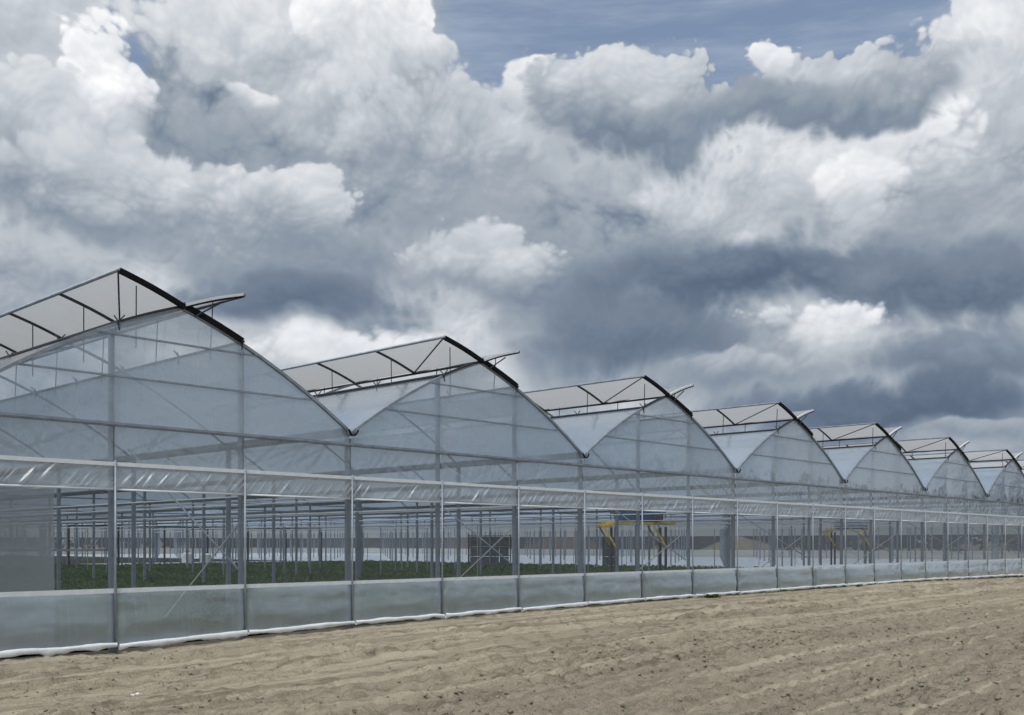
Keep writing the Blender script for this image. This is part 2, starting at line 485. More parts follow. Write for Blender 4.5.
def dirt_material(name, clod=False):
    m, nt, out = material(name)
    tc = nt.node('ShaderNodeTexCoord').outputs['Object']
    bs = nt.node('ShaderNodeBsdfPrincipled')
    sep = nt.node('ShaderNodeSeparateXYZ')
    nt.put(sep.inputs[0], tc)
    along = nt.vmath('MULTIPLY', tc, (0.045, 1.15, 0.0))
    broad = nt.noise(along, 0.9, 6.0, 0.62)
    med = nt.noise(tc, 2.2, 6.0, 0.62)
    fine = nt.noise(tc, 19.0, 6.0, 0.65)
    grit = nt.noise(tc, 95.0, 3.0, 0.6)
    pale = (0.51, 0.448, 0.335, 1)
    mid = (0.345, 0.3, 0.22, 1)
    dark = (0.14, 0.119, 0.087, 1)
    grey = (0.3, 0.266, 0.205, 1)
    c = nt.mixc(nt.smooth(broad, 0.40, 0.58), mid, pale)
    # loose greyer soil away from the wheel tracks
    zone = nt.math('ADD', sep.outputs[1], nt.math('MULTIPLY', nt.math('SUBTRACT', med, 0.5), 5.0))
    c = nt.mixc(nt.smooth(zone, -6.5, -9.5, 0.0, 0.85), c, grey)
    c = nt.mixc(nt.smooth(nt.math('ADD', med, nt.math('MULTIPLY', fine, 0.35)), 0.68, 0.82, 0.0, 0.6), c, dark)
    c = nt.mixc(nt.smooth(nt.noise(nt.vmath('MULTIPLY', tc, (0.12, 1.5, 0.0)), 1.3, 8.0, 0.75), 0.52, 0.62, 0.0, 0.6), c, dark)
    c = nt.mixc(nt.lin(fine, 0.3, 0.7, 0.1, 0.5), c, nt.mixc(nt.smooth(grit, 0.35, 0.65), dark, pale))
    c = nt.mixc(nt.smooth(nt.noise(tc, 36.0, 5.0, 0.75), 0.54, 0.63, 0.0, 0.55), c, dark)  # dark specks put into the colour for the small shadows of clumps
    c = nt.mixc(nt.smooth(nt.noise(tc, 52.0, 4.0, 0.7), 0.56, 0.64, 0.0, 0.5), c, pale)
    # pale strips, and crumbled soil with clod shade painted in, along the wheel tracks
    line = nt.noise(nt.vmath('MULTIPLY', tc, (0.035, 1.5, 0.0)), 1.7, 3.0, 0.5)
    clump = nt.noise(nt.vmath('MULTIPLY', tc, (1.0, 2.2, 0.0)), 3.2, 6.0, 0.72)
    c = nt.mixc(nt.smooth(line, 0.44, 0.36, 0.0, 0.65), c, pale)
    c = nt.mixc(nt.smooth(nt.noise(nt.vmath('MULTIPLY', tc, (0.03, 4.5, 0.0)), 1.1, 5.0, 0.6, 0.3), 0.53, 0.62, 0.0, 0.36), c, dark)  # rut shade painted in as long dark lines
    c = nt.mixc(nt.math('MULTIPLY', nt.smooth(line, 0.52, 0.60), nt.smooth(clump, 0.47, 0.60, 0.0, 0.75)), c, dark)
    nt.put(bs.inputs['Base Color'], c)
    bs.inputs['Roughness'].default_value = 0.95
    bs.inputs['Specular IOR Level'].default_value = 0.12
    b = nt.node('ShaderNodeBump')
    b.inputs['Strength'].default_value = 1.0
    b.inputs['Distance'].default_value = 0.04
    nt.put(b.inputs['Height'], nt.math('ADD', fine, nt.math('MULTIPLY', grit, 0.35)))
    nt.l.new(b.outputs[0], bs.inputs['Normal'])
    nt.l.new(bs.outputs[0], out.inputs[0])
    return m


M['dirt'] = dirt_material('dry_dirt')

# ------------------------------------------------------------------ mesh helpers
def mesh_from(name, verts, faces, smooth=False):
    me = bpy.data.meshes.new(name)
    me.from_pydata([tuple(v) for v in verts], [], faces)
    if smooth:
        me.polygons.foreach_set('use_smooth', [True] * len(me.polygons))
    me.update()
    return me


def mesh_np(name, verts, faces, smooth=False):
    """Fast mesh from numpy arrays: verts (n,3), faces (m,k)."""
    me = bpy.data.meshes.new(name)
    n, (m, k) = len(verts), faces.shape
    me.vertices.add(n)
    me.vertices.foreach_set('co', np.ascontiguousarray(verts, dtype=np.float32).ravel())
    me.loops.add(m * k)
    me.loops.foreach_set('vertex_index', np.ascontiguousarray(faces, dtype=np.int32).ravel())
    me.polygons.add(m)
    me.polygons.foreach_set('loop_start', np.arange(0, m * k, k, dtype=np.int32))
    me.polygons.foreach_set('loop_total', np.full(m, k, dtype=np.int32))
    if smooth:
        me.polygons.foreach_set('use_smooth', np.ones(m, dtype=bool))
    me.update(calc_edges=True)
    return me


def grid_mesh(name, X, Y, Z, smooth=True):
    r, c = X.shape
    v = np.stack([X.ravel(), Y.ravel(), Z.ravel()], 1)
    i = np.arange(r * c).reshape(r, c)
    f = np.stack([i[:-1, :-1].ravel(), i[:-1, 1:].ravel(), i[1:, 1:].ravel(), i[1:, :-1].ravel()], 1)
    return mesh_np(name, v, f, smooth)


class MB:
    """Collects boxes, bars and tubes into one mesh."""
    def __init__(self):
        self.v, self.f = [], []

    def box(self, x0, x1, y0, y1, z0, z1):
        o = len(self.v)
        self.v += [(x, y, z) for z in (z0, z1) for y in (y0, y1) for x in (x0, x1)]
        for q in ((0, 2, 3, 1), (4, 5, 7, 6), (0, 1, 5, 4), (2, 6, 7, 3), (0, 4, 6, 2), (1, 3, 7, 5)):
            self.f.append([o + i for i in q])
        return self

    def bar(self, a, b, r, n=4, r2=None):
        a, b = Vector(a), Vector(b)
        d = (b - a).normalized()
        u = d.cross(Vector((0, 0, 1)))
        if u.length < 1e-3:
            u = d.cross(Vector((0, 1, 0)))
        u.normalize()
        w = d.cross(u)
        o = len(self.v)
        for p, rr in ((a, r), (b, r if r2 is None else r2)):
            for i in range(n):
                t = 2 * math.pi * (i + 0.5) / n
                self.v.append(tuple(p + (u * math.cos(t) + w * math.sin(t)) * rr))
        for i in range(n):
            j = (i + 1) % n
            self.f.append([o + i, o + j, o + n + j, o + n + i])
        self.f.append([o + i for i in range(n)][::-1])
        self.f.append([o + n + i for i in range(n)])
        return self

    def sweep(self, pts, hw, hh, y):
        """Rectangular tube along a curve in the XZ plane, centred on depth y."""
        o = len(self.v)
        n = len(pts)
        for i, (x, z) in enumerate(pts):
            xa, za = pts[max(i - 1, 0)]
            xb, zb = pts[min(i + 1, n - 1)]
            tx, tz = xb - xa, zb - za
            L = math.hypot(tx, tz)
            nx, nz = -tz / L, tx / L
            for sy, sn in ((-1, -1), (1, -1), (1, 1), (-1, 1)):
                self.v.append((x + nx * hh * sn, y + hw * sy, z + nz * hh * sn))
        for i in range(n - 1):
            for k in range(4):
                j = (k + 1) % 4
                self.f.append([o + 4 * i + k, o + 4 * i + j, o + 4 * i + 4 + j, o + 4 * i + 4 + k])
        self.f.append([o + 3, o + 2, o + 1, o])
        self.f.append([o + 4 * n - 4 + k for k in range(4)])
        return self

    def mesh(self, name, smooth=False):
        return mesh_from(name, self.v, self.f, smooth)


def obj(name, mesh, mat=None, parent=None, loc=(0, 0, 0), rotz=0.0, scale=None):
    if mat is not None and not mesh.materials:
        mesh.materials.append(M[mat])
    o = bpy.data.objects.new(name, mesh)
    o.location = loc
    if rotz:
        o.rotation_euler = (0, 0, rotz)
    if scale:
        o.scale = scale
    if parent:
        o.parent = parent
    COL.objects.link(o)
    return o


def empty(name, loc=(0, 0, 0), rotz=0.0):
    o = bpy.data.objects.new(name, None)
    o.location = loc
    o.rotation_euler = (0, 0, rotz)
    COL.objects.link(o)
    return o


def tag(o, label=None, cat=None, group=None, kind=None):
    for k, v in (('label', label), ('category', cat), ('group', group), ('kind', kind)):
        if v:
            o[k] = v
    return o


rng = np.random.default_rng(11)


def value_noise(x, y, seed):
    """Smooth lattice noise in 0..1 for arrays of positions."""
    xi, yi = np.floor(x).astype(np.int64), np.floor(y).astype(np.int64)
    fx, fy = x - xi, y - yi
    fx, fy = fx * fx * (3 - 2 * fx), fy * fy * (3 - 2 * fy)

    def hsh(a, b):
        n = (a * 374761393 + b * 668265263 + seed * 982451653) & 0xFFFFFFFF
        n = ((n ^ (n >> 13)) * 1274126177) & 0xFFFFFFFF
        return ((n ^ (n >> 16)) & 0xFFFF) / 65535.0
    a, b = hsh(xi, yi), hsh(xi + 1, yi)
    c, d = hsh(xi, yi + 1), hsh(xi + 1, yi + 1)
    return (a * (1 - fx) + b * fx) * (1 - fy) + (c * (1 - fx) + d * fx) * fy


def fbm(x, y, seed, octaves=4, rough=0.5):
    t, a, s = 0.0, 1.0, 0.0
    for i in range(octaves):
        t = t + a * (value_noise(x * 2 ** i, y * 2 ** i, seed + 17 * i) - 0.5)
        s += a
        a *= rough
    return t / s


# ------------------------------------------------------------------ ground
GX = np.array([-60, -10, 0, 5.3, 12, 21, 35, 44, 52, 70, 200.0])
GZ = np.array([-.14, -.14, -.12, -.02, .06, .10, .13, .08, .0, -.02, -.02])


def ground_z(x):
    return np.interp(x, GX, GZ)


def build_ground():
    # wide sheet to the horizon
    s = 3000.0
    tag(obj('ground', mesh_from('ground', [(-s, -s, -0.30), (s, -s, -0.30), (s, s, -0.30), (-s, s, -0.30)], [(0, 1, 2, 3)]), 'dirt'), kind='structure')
    # the dirt yard in front of the greenhouse, with wheel ruts and clods
    xs = [-34.0]
    while xs[-1] < 130:
        x = xs[-1]
        st = 0.05 if -8 < x < 8 else (0.05 + 0.004 * (x - 8) if x >= 8 else 0.05 + 0.02 * (-8 - x))
        xs.append(x + min(st, 0.6))
    ys = [-40.0]
    while ys[-1] < 0.45:
        y = ys[-1]
        ys.append(y + (0.045 if y > -15 else 0.6))
    X, Y = np.meshgrid(np.array(xs), np.array(ys))
    Z = ground_z(X)
    Z = Z + 0.10 * fbm(X * 0.12, Y * 0.3, 3, 3) 
    track = Y + 0.5 * np.sin(X * 0.11) + 0.9 * fbm(X * 0.08, Y * 0.05, 21, 2)
    rut = 0.0
    for y0, w, dpt in ((-4.4, 0.22, 0.15), (-2.7, 0.20, 0.12), (-6.7, 0.25, 0.10), (-1.5, 0.15, 0.07), (-8.5, 0.22, 0.09), (-5.4, 0.12, 0.06), (-3.5, 0.10, 0.05)):
        g = np.exp(-((track - y0) / w) ** 2)
        ridge = np.exp(-((np.abs(track - y0) - 1.7 * w) / (0.6 * w)) ** 2)
        keep = np.clip(0.65 + 2.2 * fbm(X * 0.16, Y * 0.1 + y0 * 3, 41, 3), 0, 1)
        lump = 0.6 + 2.2 * fbm(X * 1.7, Y * 1.7 + y0, 45, 3, 0.6)
        rut = rut + keep * (-1.5 * dpt * g + 1.1 * dpt * ridge * np.clip(lump, 0, 2))
        # tread marks across the rut
        rut = rut + keep * g * 0.010 * np.sin(X * 2 * np.pi / 0.16 + 3 * (track - y0) / w)
    Z = Z + rut
    loose = np.clip((-Y - 6.5 + 5.0 * fbm(X * 0.3, Y * 0.4, 8, 3)) / 3.0, 0, 1)
    crumb = fbm(X * 4.2, Y * 4.2, 51, 3, 0.7)
    rough = np.clip(0.5 + 2.6 * fbm(X * 0.16, Y * 1.1, 33, 3), 0, 1)
    Z = Z + (0.022 + 0.13 * loose + 0.12 * rough ** 2) * crumb
    Z = Z + 0.07 * (1 - 0.7 * loose) * fbm(X * 0.22 + 0.3 * Y, track * 3.2, 57, 3, 0.6)
    # clumps thrown up between the ruts
    cl = np.clip(fbm(X * 1.6, Y * 2.4, 77, 4, 0.6) - 0.14, 0, 1)
    Z = Z + 0.22 * cl * np.clip(0.6 + 2 * fbm(X * 0.2, Y * 0.6, 61, 2), 0, 1)
    fade = np.clip((0.45 - Y) / 0.7, 0, 1)
    Z = Z * fade + (1 - fade) * (ground_z(X) - 0.02)
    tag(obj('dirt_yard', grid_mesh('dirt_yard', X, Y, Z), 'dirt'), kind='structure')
    # loose clods of many sizes
    n = 95000
    cx = -10 + 62 * rng.random(n) ** 1.9
    cy = -0.4 - 15.0 * rng.random(n)
    dens = np.clip(0.22 + 0.85 * np.clip((-cy - 6.0) / 3.0, 0, 1) + 2.4 * fbm(cx * 0.5, cy * 1.0, 91, 3), 0, 1)
    keep = rng.random(n) < dens
    cx, cy = cx[keep], cy[keep]
    n = len(cx)
    size = 0.007 + 0.030 * rng.random(n) ** 8
    xi = np.clip(np.searchsorted(np.array(xs), cx), 0, len(xs) - 1)
    yi = np.clip(np.searchsorted(np.array(ys), cy), 0, len(ys) - 1)
    cz = Z[yi, xi]
    oc = np.array([(1, 0, 0), (-1, 0, 0), (0, 1, 0), (0, -1, 0), (0, 0, 1), (0, 0, -1)], float)
    fc = np.array([(0, 2, 4), (2, 1, 4), (1, 3, 4), (3, 0, 4), (2, 0, 5), (1, 2, 5), (3, 1, 5), (0, 3, 5)])
    sp = rng.random(n) * 6.283
    cs, sn = np.cos(sp), np.sin(sp)
    V = (oc[None] + 0.45 * (rng.random((n, 6, 3)) - 0.5)) * (size[:, None] * np.array([1.2, 1.0, 0.75]))[:, None, :]
    V = np.stack([V[..., 0] * cs[:, None] - V[..., 1] * sn[:, None], V[..., 0] * sn[:, None] + V[..., 1] * cs[:, None], V[..., 2]], 2)
    V = V + np.stack([cx, cy, cz + size * 0.08], 1)[:, None, :]
    F = fc[None] + (np.arange(n) * 6)[:, None, None]
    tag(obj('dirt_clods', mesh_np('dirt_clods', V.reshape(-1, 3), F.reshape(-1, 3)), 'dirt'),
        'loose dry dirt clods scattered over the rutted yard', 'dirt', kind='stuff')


build_ground()

# ------------------------------------------------------------------ the greenhouse
PW = 8.0 / 3.0                 # distance between wall posts
SPAN = 8.0
K0, K1 = -1, 14                # spans
DEPTH = 150.0
Z_SKIRT, Z_B, Z_A, Z_BEAM, Z_GUT = 0.965, 2.79, 3.25, 3.97, 4.22
HALF = SPAN / 2
VENT = 1.28                    # half width of the ridge opening
XL, XR = -PW + SPAN * K0, -PW + SPAN * K1


def arch(x):
    """Roof height at distance x from the gutter (0..4)."""
    return Z_GUT + 0.70 * x - 0.0465 * x * x


Z_RIDGE = arch(HALF)
gh = empty('greenhouse', (0, 0, 0))
tag(gh, 'long multi-span greenhouse of translucent film with raised ridge vents', 'greenhouse')

T0, T1 = 3 * K0 - 1, 3 * K1 - 1         # front wall post numbers


def valley(t):
    return (t + 1) % 3 == 0


def build_floor():
    tag(obj('greenhouse_floor', mesh_from('greenhouse_floor', [(XL, 0.5, -0.05), (XR, 0.5, -0.05), (XR, DEPTH, -0.05), (XL, DEPTH, -0.05)], [(0, 1, 2, 3)]), 'inside_soil'), kind='structure')
    # pale ground fabric in the far spans and behind the crop
    f = 0.02
    tag(obj('ground_fabric', mesh_from('ground_fabric', [(53.6, 0.7, f), (XR - .3, 0.7, f), (XR - .3, DEPTH - 1, f), (53.6, DEPTH - 1, f),
                                                         (31, 60, f), (53.59, 60, f), (53.59, 72, f), (31, 72, f)],
                                       [(0, 1, 2, 3), (4, 5, 6, 7)]), 'fabric'), kind='structure')


build_floor()


def build_front():
    # ---- posts and guide tubes
    mv = MB().box(-0.055, 0.055, -0.04, 0.04, -0.25, Z_GUT - 0.1).mesh('valley_post')
    mg = MB().box(-0.045, 0.045, -0.035, 0.035, -0.25, arch(PW) - 0.06).mesh('gable_post')
    mt = MB().bar((0, 0, -0.25), (0, 0, Z_A + 0.06), 0.021, 8).mesh('guide_tube', True)
    for t in range(T0, T1 + 1):
        obj('post', mv if valley(t) else mg, 'steel', gh, (t * PW, 0.16, 0))
        tb = obj('guide_tube', mt, 'steel', gh, (t * PW, 0, 0))
    # ---- beam under the gables, in lengths of one span, with its light film clamp
    mb = MB().box(0.004, SPAN - 0.004, -0.035, 0.035, -0.035, 0.035).mesh('beam')
    mc = MB().box(0.004, SPAN - 0.004, -0.052, -0.037, -0.012, 0.018).mesh('film_clamp')
    mp1 = MB().box(0.95, SPAN - 0.95, -0.016, 0.016, -0.016, 0.016).mesh('purlin')
    mp2 = MB().box(2.35, SPAN - 2.35, -0.016, 0.016, -0.016, 0.016).mesh('purlin')
    N = 14
    pts = [(HALF * i / N, arch(HALF * i / N)) for i in range(N + 1)]
    pts_open = [(x, z) for x, z in pts if x <= HALF - VENT + 0.02] + [(HALF - VENT, arch(HALF - VENT))]
    pts_open = sorted(set(pts_open))
    full = pts + [(SPAN - x, z) for x, z in reversed(pts[:-1])]
    ma = MB().sweep(full, 0.032, 0.03, 0.0).mesh('arch')
    mrib = MB().sweep(full, 0.025, 0.025, 0.0).mesh('arch_rib')
    # the dark frame of the vent opening, along the top of the gable
    jl = [(x, arch(x) + 0.055) for x in np.linspace(HALF - VENT, HALF, 6)]
    mj = MB().sweep([(x, z - 0.02) for x, z in jl], 0.03, 0.022, 0.0).mesh('vent_jamb')
    jr = [(SPAN - x, z) for x, z in reversed(jl)]
    mj2 = MB().sweep(jr, 0.05, 0.055, 0.0).mesh('vent_jamb')
    for k in range(K0, K1):
        x0 = -PW + SPAN * k
        b = obj('beam', mb, 'steel', gh, (x0, 0.07, Z_BEAM))
        obj('film_clamp', mc, 'steel', b)
        obj('purlin', mp1, 'steel', gh, (x0, 0.055, 4.84))
        obj('purlin', mp2, 'steel', gh, (x0, 0.055, 5.59))
        obj('arch', ma, 'steel', gh, (x0, 0.05, 0))
        obj('vent_jamb', mj, 'steel_dark', gh, (x0, 0.03, 0))
        obj('vent_jamb', mj2, 'seal', gh, (x0, 0.03, 0))
        if -1 <= k <= 8:
            for y in np.arange(5.0, 41.0, 5.0):
                obj('arch_rib', mrib, 'steel', gh, (x0, y, 0))
        # knee bracing of the front bay, running back along the gutter line
        if 0 <= k <= 8:
            mbr = MB().bar((0, 0.25, 1.3), (0, 4.9, 4.0), 0.02, 6).mesh('brace')
            obj('brace', mbr, 'steel', gh, (x0 + PW * 2, 0, 0))
            mbr = MB().bar((0, 0.25, 2.2), (0, 3.4, 0.05), 0.018, 6).mesh('brace')
            obj('brace', mbr, 'steel_white', gh, (x0 + PW * 2, 0, 0))

    # ---- film panels: three variants of each, reused along the wall
    def sheet(name, u0, u1, zlo, zhi, nu, nz, dy):
        u = np.linspace(u0, u1, nu)
        s = np.linspace(0, 1, nz)
        U, S = np.meshgrid(u, s)
        lo = zlo(U) if callable(zlo) else np.full_like(U, zlo)
        hi = zhi(U) if callable(zhi) else np.full_like(U, zhi)
        Zz = lo + (hi - lo) * S
        return grid_mesh(name, U, dy(U, Zz, S), Zz)

    roofline = lambda U: arch(np.where(U > HALF, SPAN - U, U)) - 0.02
    gab = []
    for p in range(3):
        u0, u1 = p * PW, (p + 1) * PW

        def dy(U, Zz, S, p=p):
            return 0.02 * fbm(U * 1.2, Zz * 1.5, 5 + p, 3) - 0.015 * np.sin(np.pi * (U - p * PW) / PW)
        gab.append(sheet('gable_film', u0 + (0.0 if p else 0.03), u1 - (0.0 if p < 2 else 0.03), Z_BEAM + 0.04, roofline, 22, 12, dy))
    wall, curt, skirt, roll = [], [], [], []
    for vtn in range(4):
        def dyw(U, Zz, S, s=vtn):
            d = 0.02 * fbm(U * 1.5, Zz * 2.0, 30 + s, 3)
            for i in range(14):      # creases fanning out of the corners
                r_ = np.random.default_rng(100 * s + i)
                a = r_.uniform(0.3, 1.2)
                x0 = r_.uniform(0, PW)
                dd = (U - x0) * math.sin(a) + (Zz - 3.6) * math.cos(a) * r_.choice([-1, 1])
                d = d + r_.uniform(0.008, 0.026) * np.exp(-(dd / 0.035) ** 2) * np.sin(np.pi * S)
            return d
        wall.append(sheet('wall_film', 0.01, PW - 0.01, Z_A + 0.05, Z_BEAM - 0.04, 70, 24, dyw))

        def dyc(U, Zz, S, s=vtn):
            d = 0.05 * np.sin(np.pi * S) * (0.4 + fbm(U * 0.8, Zz, 60 + s, 2))
            for i in range(34):      # slanting folds of the slack curtain
                r_ = np.random.default_rng(1000 * s + i)
                x0 = r_.uniform(-0.2, PW + 0.2)
                sl = 0.75 + 0.25 * r_.random()
                dd = U - x0 - (Zz - Z_B) * sl
                half = r_.uniform(0.012, 0.03)
                d = d - r_.uniform(0.010, 0.045) * np.exp(-(dd / half) ** 2) * np.sin(np.pi * np.clip(S * r_.uniform(0.8, 1.4), 0, 1)) ** 0.6
            return d
        curt.append(sheet('vent_curtain', 0.01, PW - 0.01, Z_B + 0.02, Z_A - 0.03, 130, 20, dyc))

        def dys(U, Zz, S, s=vtn):
            w = U / PW
            prof_ = -0.115 + 0.022 * np.cos(2 * np.pi * (S - 0.78) * 1.35) - 0.02 * (1 - S) ** 2 + 0.10 * np.clip((S - 0.72) / 0.28, 0, 1) ** 2.2
            belly = prof_ * (0.75 + 0.5 * fbm(U * 0.7, Zz * 0.6, 84 + s, 2) + 0.25 * np.sin(np.pi * w))
            top = 0.0
            wr = 0.05 * fbm(U * 0.9, Zz * 3.5, 70 + s, 3) + 0.02 * fbm(U * 3.0, Zz * 5.0, 75 + s, 2)
            return (belly + top + wr) * np.clip(0.25 + np.sin(np.pi * w) * 4, 0, 1)
        skirt.append(sheet('skirt_film', 0.015, PW - 0.015, 0.06, Z_SKIRT - 0.03, 60, 30, dys))
        # the rolled surplus film along the bottom
        u = np.linspace(0.02, PW - 0.02, 40)
        ang = np.linspace(0, 2 * np.pi, 13)
        U, A = np.meshgrid(u, ang)
        rr = 0.040 + 0.045 * fbm(U * 2.6, A * 0.7, 90 + vtn, 4, 0.6)
        sag = 0.05 * fbm(U * 1.1, U * 0, 95 + vtn, 2) - 0.01
        hang = np.where(np.sin(A) < 0, 1.5 + 2.0 * fbm(U * 3.5, U * 0 + 3, 99 + vtn, 3), 1.0)
        roll.append(grid_mesh('bottom_roll', U, -0.14 + rr * 0.75 * np.cos(A), 0.075 + sag + rr * hang * np.sin(A)))
    hemA = MB().box(0.004, PW - 0.004, -0.02, 0.012, -0.036, 0.036).mesh('hem')
    hemB = MB().bar((0.004, 0, 0), (PW - 0.004, 0, 0), 0.020, 8).mesh('bottom_bar', True)
    hemS = MB().box(0.004, PW - 0.004, -0.022, 0.012, -0.04, 0.04).mesh('hem')
    nets = [sheet('insect_net', 0.01, PW - 0.01, Z_SKIRT + 0.03, Z_B - 0.02, 8, 8, lambda U, Zz, S: 0.01 * fbm(U, Zz, 44, 2))]
    for t in range(T0, T1):
        x = t * PW
        p = (t + 1) % 3
        k = (t + 1) // 3
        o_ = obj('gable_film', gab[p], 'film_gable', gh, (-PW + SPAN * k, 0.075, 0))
        o_.color = (1, 1, 1, min(0.8, max(0.0, (k - 0.6) * 0.2)))  # painted tree blotches grow stronger in the farther spans
        v = (t * 7) % 4
        obj('wall_film', wall[v], 'film_wall', gh, (x, 0.065, 0))
        c = obj('vent_curtain', curt[(t * 3 + 1) % 4], 'film_curtain', gh, (x, 0.045, 0))
        obj('hem', hemA, 'strip', c, (0, -0.01, Z_A))
        obj('bottom_bar', hemB, 'strip', c, (0, 0, Z_B))
        obj('insect_net', nets[0], 'net', gh, (x, 0.06, 0))
        ga, gb = float(ground_z(x)), float(ground_z(x + PW))
        zb = (ga + gb) / 2 + 0.05
        sl = math.atan2(gb - ga, PW)
        sk = obj('skirt_film', skirt[v], 'film_skirt', gh, (x, 0.045, zb), scale=(1, 1, (Z_SKIRT - zb) / Z_SKIRT))
        h = obj('hem', hemS, 'strip', sk, (0, 0, Z_SKIRT))
        r_ = obj('bottom_roll', roll[(t * 5 + 2) % 4], 'roll', sk, (0, 0, (ga - gb) / 2))
        r_.rotation_euler = (0, -sl, 0)
    # the loose sheet of film that hangs down beside the first post
    ss = sheet('film_sheet', -PW + 0.02, -1.04, -0.02, Z_B - 0.03, 30, 40, lambda U, Zz, S: 0.03 * fbm(U * 1.2, Zz * 1.2, 12, 3))
    obj('film_sheet', ss, 'film_sheet', gh, (0, 0.11, 0))
    obj('cross_rail', MB().box(-PW, 0, -0.015, 0.015, -0.02, 0.02).mesh('cross_rail'), 'steel', gh, (0, 0.25, 1.70))


build_front()


def build_roof():
    xs = np.linspace(0.06, HALF - VENT, 9)
    ys = np.arange(0.0, DEPTH + 0.1, 1.25)
    Xg, Yg = np.meshgrid(xs, ys)
    Zg = arch(Xg) + 0.012 - 0.018 * np.abs(np.sin(np.pi * Yg / 2.5)) * np.sin(np.pi * (Xg / (HALF - VENT)))
    left = grid_mesh('roof_film', Xg, Yg, Zg)
    right = grid_mesh('roof_film', (SPAN - Xg)[:, ::-1], Yg, Zg[:, ::-1])
    g = MB()
    prof = [(-0.14, 0.10), (-0.10, -0.02), (-0.05, -0.06), (0.05, -0.06), (0.10, -0.02), (0.14, 0.10)]
    n = len(prof)
    gv = [(x, y, z) for y in (-0.02, DEPTH) for x, z in prof] + [(x * 0.94, y, z + 0.012) for y in (-0.02, DEPTH) for x, z in prof]
    gf = [[i, i + 1, n + i + 1, n + i] for i in range(n - 1)] + [[2 * n + i, 3 * n + i, 3 * n + i + 1, 2 * n + i + 1] for i in range(n - 1)]
    gf += [[i, 2 * n + i, 2 * n + i + 1, i + 1] for i in range(n - 1)]
    gut = mesh_from('gutter', gv, gf)
    cap = MB().sweep([(-0.13, 0.07), (-0.09, 0.0), (-0.05, -0.045), (0.05, -0.045), (0.09, 0.0), (0.13, 0.07)], 0.015, 0.014, 0).mesh('gutter_end')
    # one wing of a butterfly ridge vent, hinged at the ridge and lifted
    L = 100.0
    tip = Vector((-VENT, 0.43))
    s = np.linspace(0, 1, 8)
    yv = np.arange(-0.05, L, 1.25)
    S, Yv = np.meshgrid(s, yv)
    camber = 0.025 * np.sin(np.pi * S)
    sagv = 0.02 * np.abs(np.sin(np.pi * (Yv + 0.05) / 2.5)) * np.sin(np.pi * S)
    Xw, Zw = tip.x * S, tip.y * S + camber - sagv + 0.05
    prof_w = [(tip.x * a, tip.y * a + 0.025 * math.sin(math.pi * a) + 0.012) for a in np.linspace(0, 1, 7)]
    made = {}
    for sg in (1, -1):
        d = {}
        d['film'] = grid_mesh('roof_vent', Xw * sg, Yv, Zw)
        pw = [(x * sg, z) for x, z in prof_w]
        d['end'] = MB().sweep(pw if sg > 0 else [(x, z - 0.012) for x, z in pw], 0.035, 0.048 if sg > 0 else 0.016, 0).mesh('end_frame')
        d['lip'] = MB().sweep([(x, z + 0.034) for x, z in pw], 0.03, 0.026, 0).mesh('film_lip')
        d['arm'] = MB().bar((0.22, 0, -0.13), (0.80, 0, 0.24), 0.016, 6).mesh('support_arm')
        d['raf'] = MB().sweep(pw, 0.022, 0.024, 0).mesh('rafter')
        d['edge'] = MB().bar((tip.x * sg, -0.06, tip.y + 0.03), (tip.x * sg, L, tip.y + 0.03), 0.034, 8).mesh('edge_rail', True)
        a = 0.62
        px, pz = tip.x * sg * a, tip.y * a + 0.05
        d['rod'] = MB().bar((px, 0, pz), (px * 0.96, 0.05, pz - 1.15), 0.012, 6).mesh('lift_rod')
        d['brc'] = MB().bar((tip.x * sg, 0.02, tip.y), (0.04 * -sg, 2.5, 0.0), 0.018, 6).mesh('brace')
        made[sg] = d
    rail = MB().bar((0, -0.03, 0), (0, L, 0), 0.03, 6).mesh('opening_rail')
    brk = MB().bar((0, 0, 0), (0.12, 0, 0.13), 0.014, 4).bar((0, 0, 0), (-0.02, 0.12, 0.12), 0.014, 4).bar((0, 0, 0.0), (0.02, 0, -0.16), 0.014, 4).mesh('bracket')
    for k in range(K0, K1):
        x0 = -PW + SPAN * k
        obj('roof_film', left, 'film_roof', gh, (x0, 0.02, 0))
        obj('roof_film', right, 'film_roof', gh, (x0, 0.02, 0))
        gt = obj('gutter', gut, 'steel', gh, (x0, 0.0, Z_GUT))
        obj('gutter_end', cap, 'seal', gt, (0, -0.04, 0))
        obj('ridge_rail', rail, 'steel_dark', gh, (x0 + HALF, 0, Z_RIDGE))
        for sg in (1, -1):
            d = made[sg]
            v = obj('roof_vent', d['film'], 'film_vent', gh, (x0 + HALF, 0, Z_RIDGE))
            v.rotation_euler = (0, R(((k * 7 + sg * 3) % 5 - 2) * 0.6), 0)
            obj('end_frame', d['end'], 'seal', v, (0, -0.03, 0))
            if sg < 0:
                obj('film_lip', d['lip'], 'strip', v, (0, -0.03, 0))
                obj('support_arm', d['arm'], 'steel_dark', v, (0, -0.03, 0))
            obj('edge_rail', d['edge'], 'steel', v)
            if -1 <= k <= 7:
                for i in range(1, 9):
                    obj('rafter', d['raf'], 'steel_dark', v, (0, 2.5 * i, 0))
                for i in range(0, 9):
                    obj('lift_rod', d['rod'], 'steel_dark', v, (0, 2.5 * i if i else 0.3, 0))
                obj('brace', d['brc'], 'steel_dark', v)
            orl = obj('opening_rail', rail, 'steel_dark', gh, (x0 + HALF - sg * VENT, 0, arch(HALF - VENT) + 0.04))
            if -1 <= k <= 7:
                for i in range(0, 9):
                    b = obj('bracket', brk, 'steel_dark', orl, (0, 2.5 * i, 0.0))
                    b.scale.x = sg


build_roof()


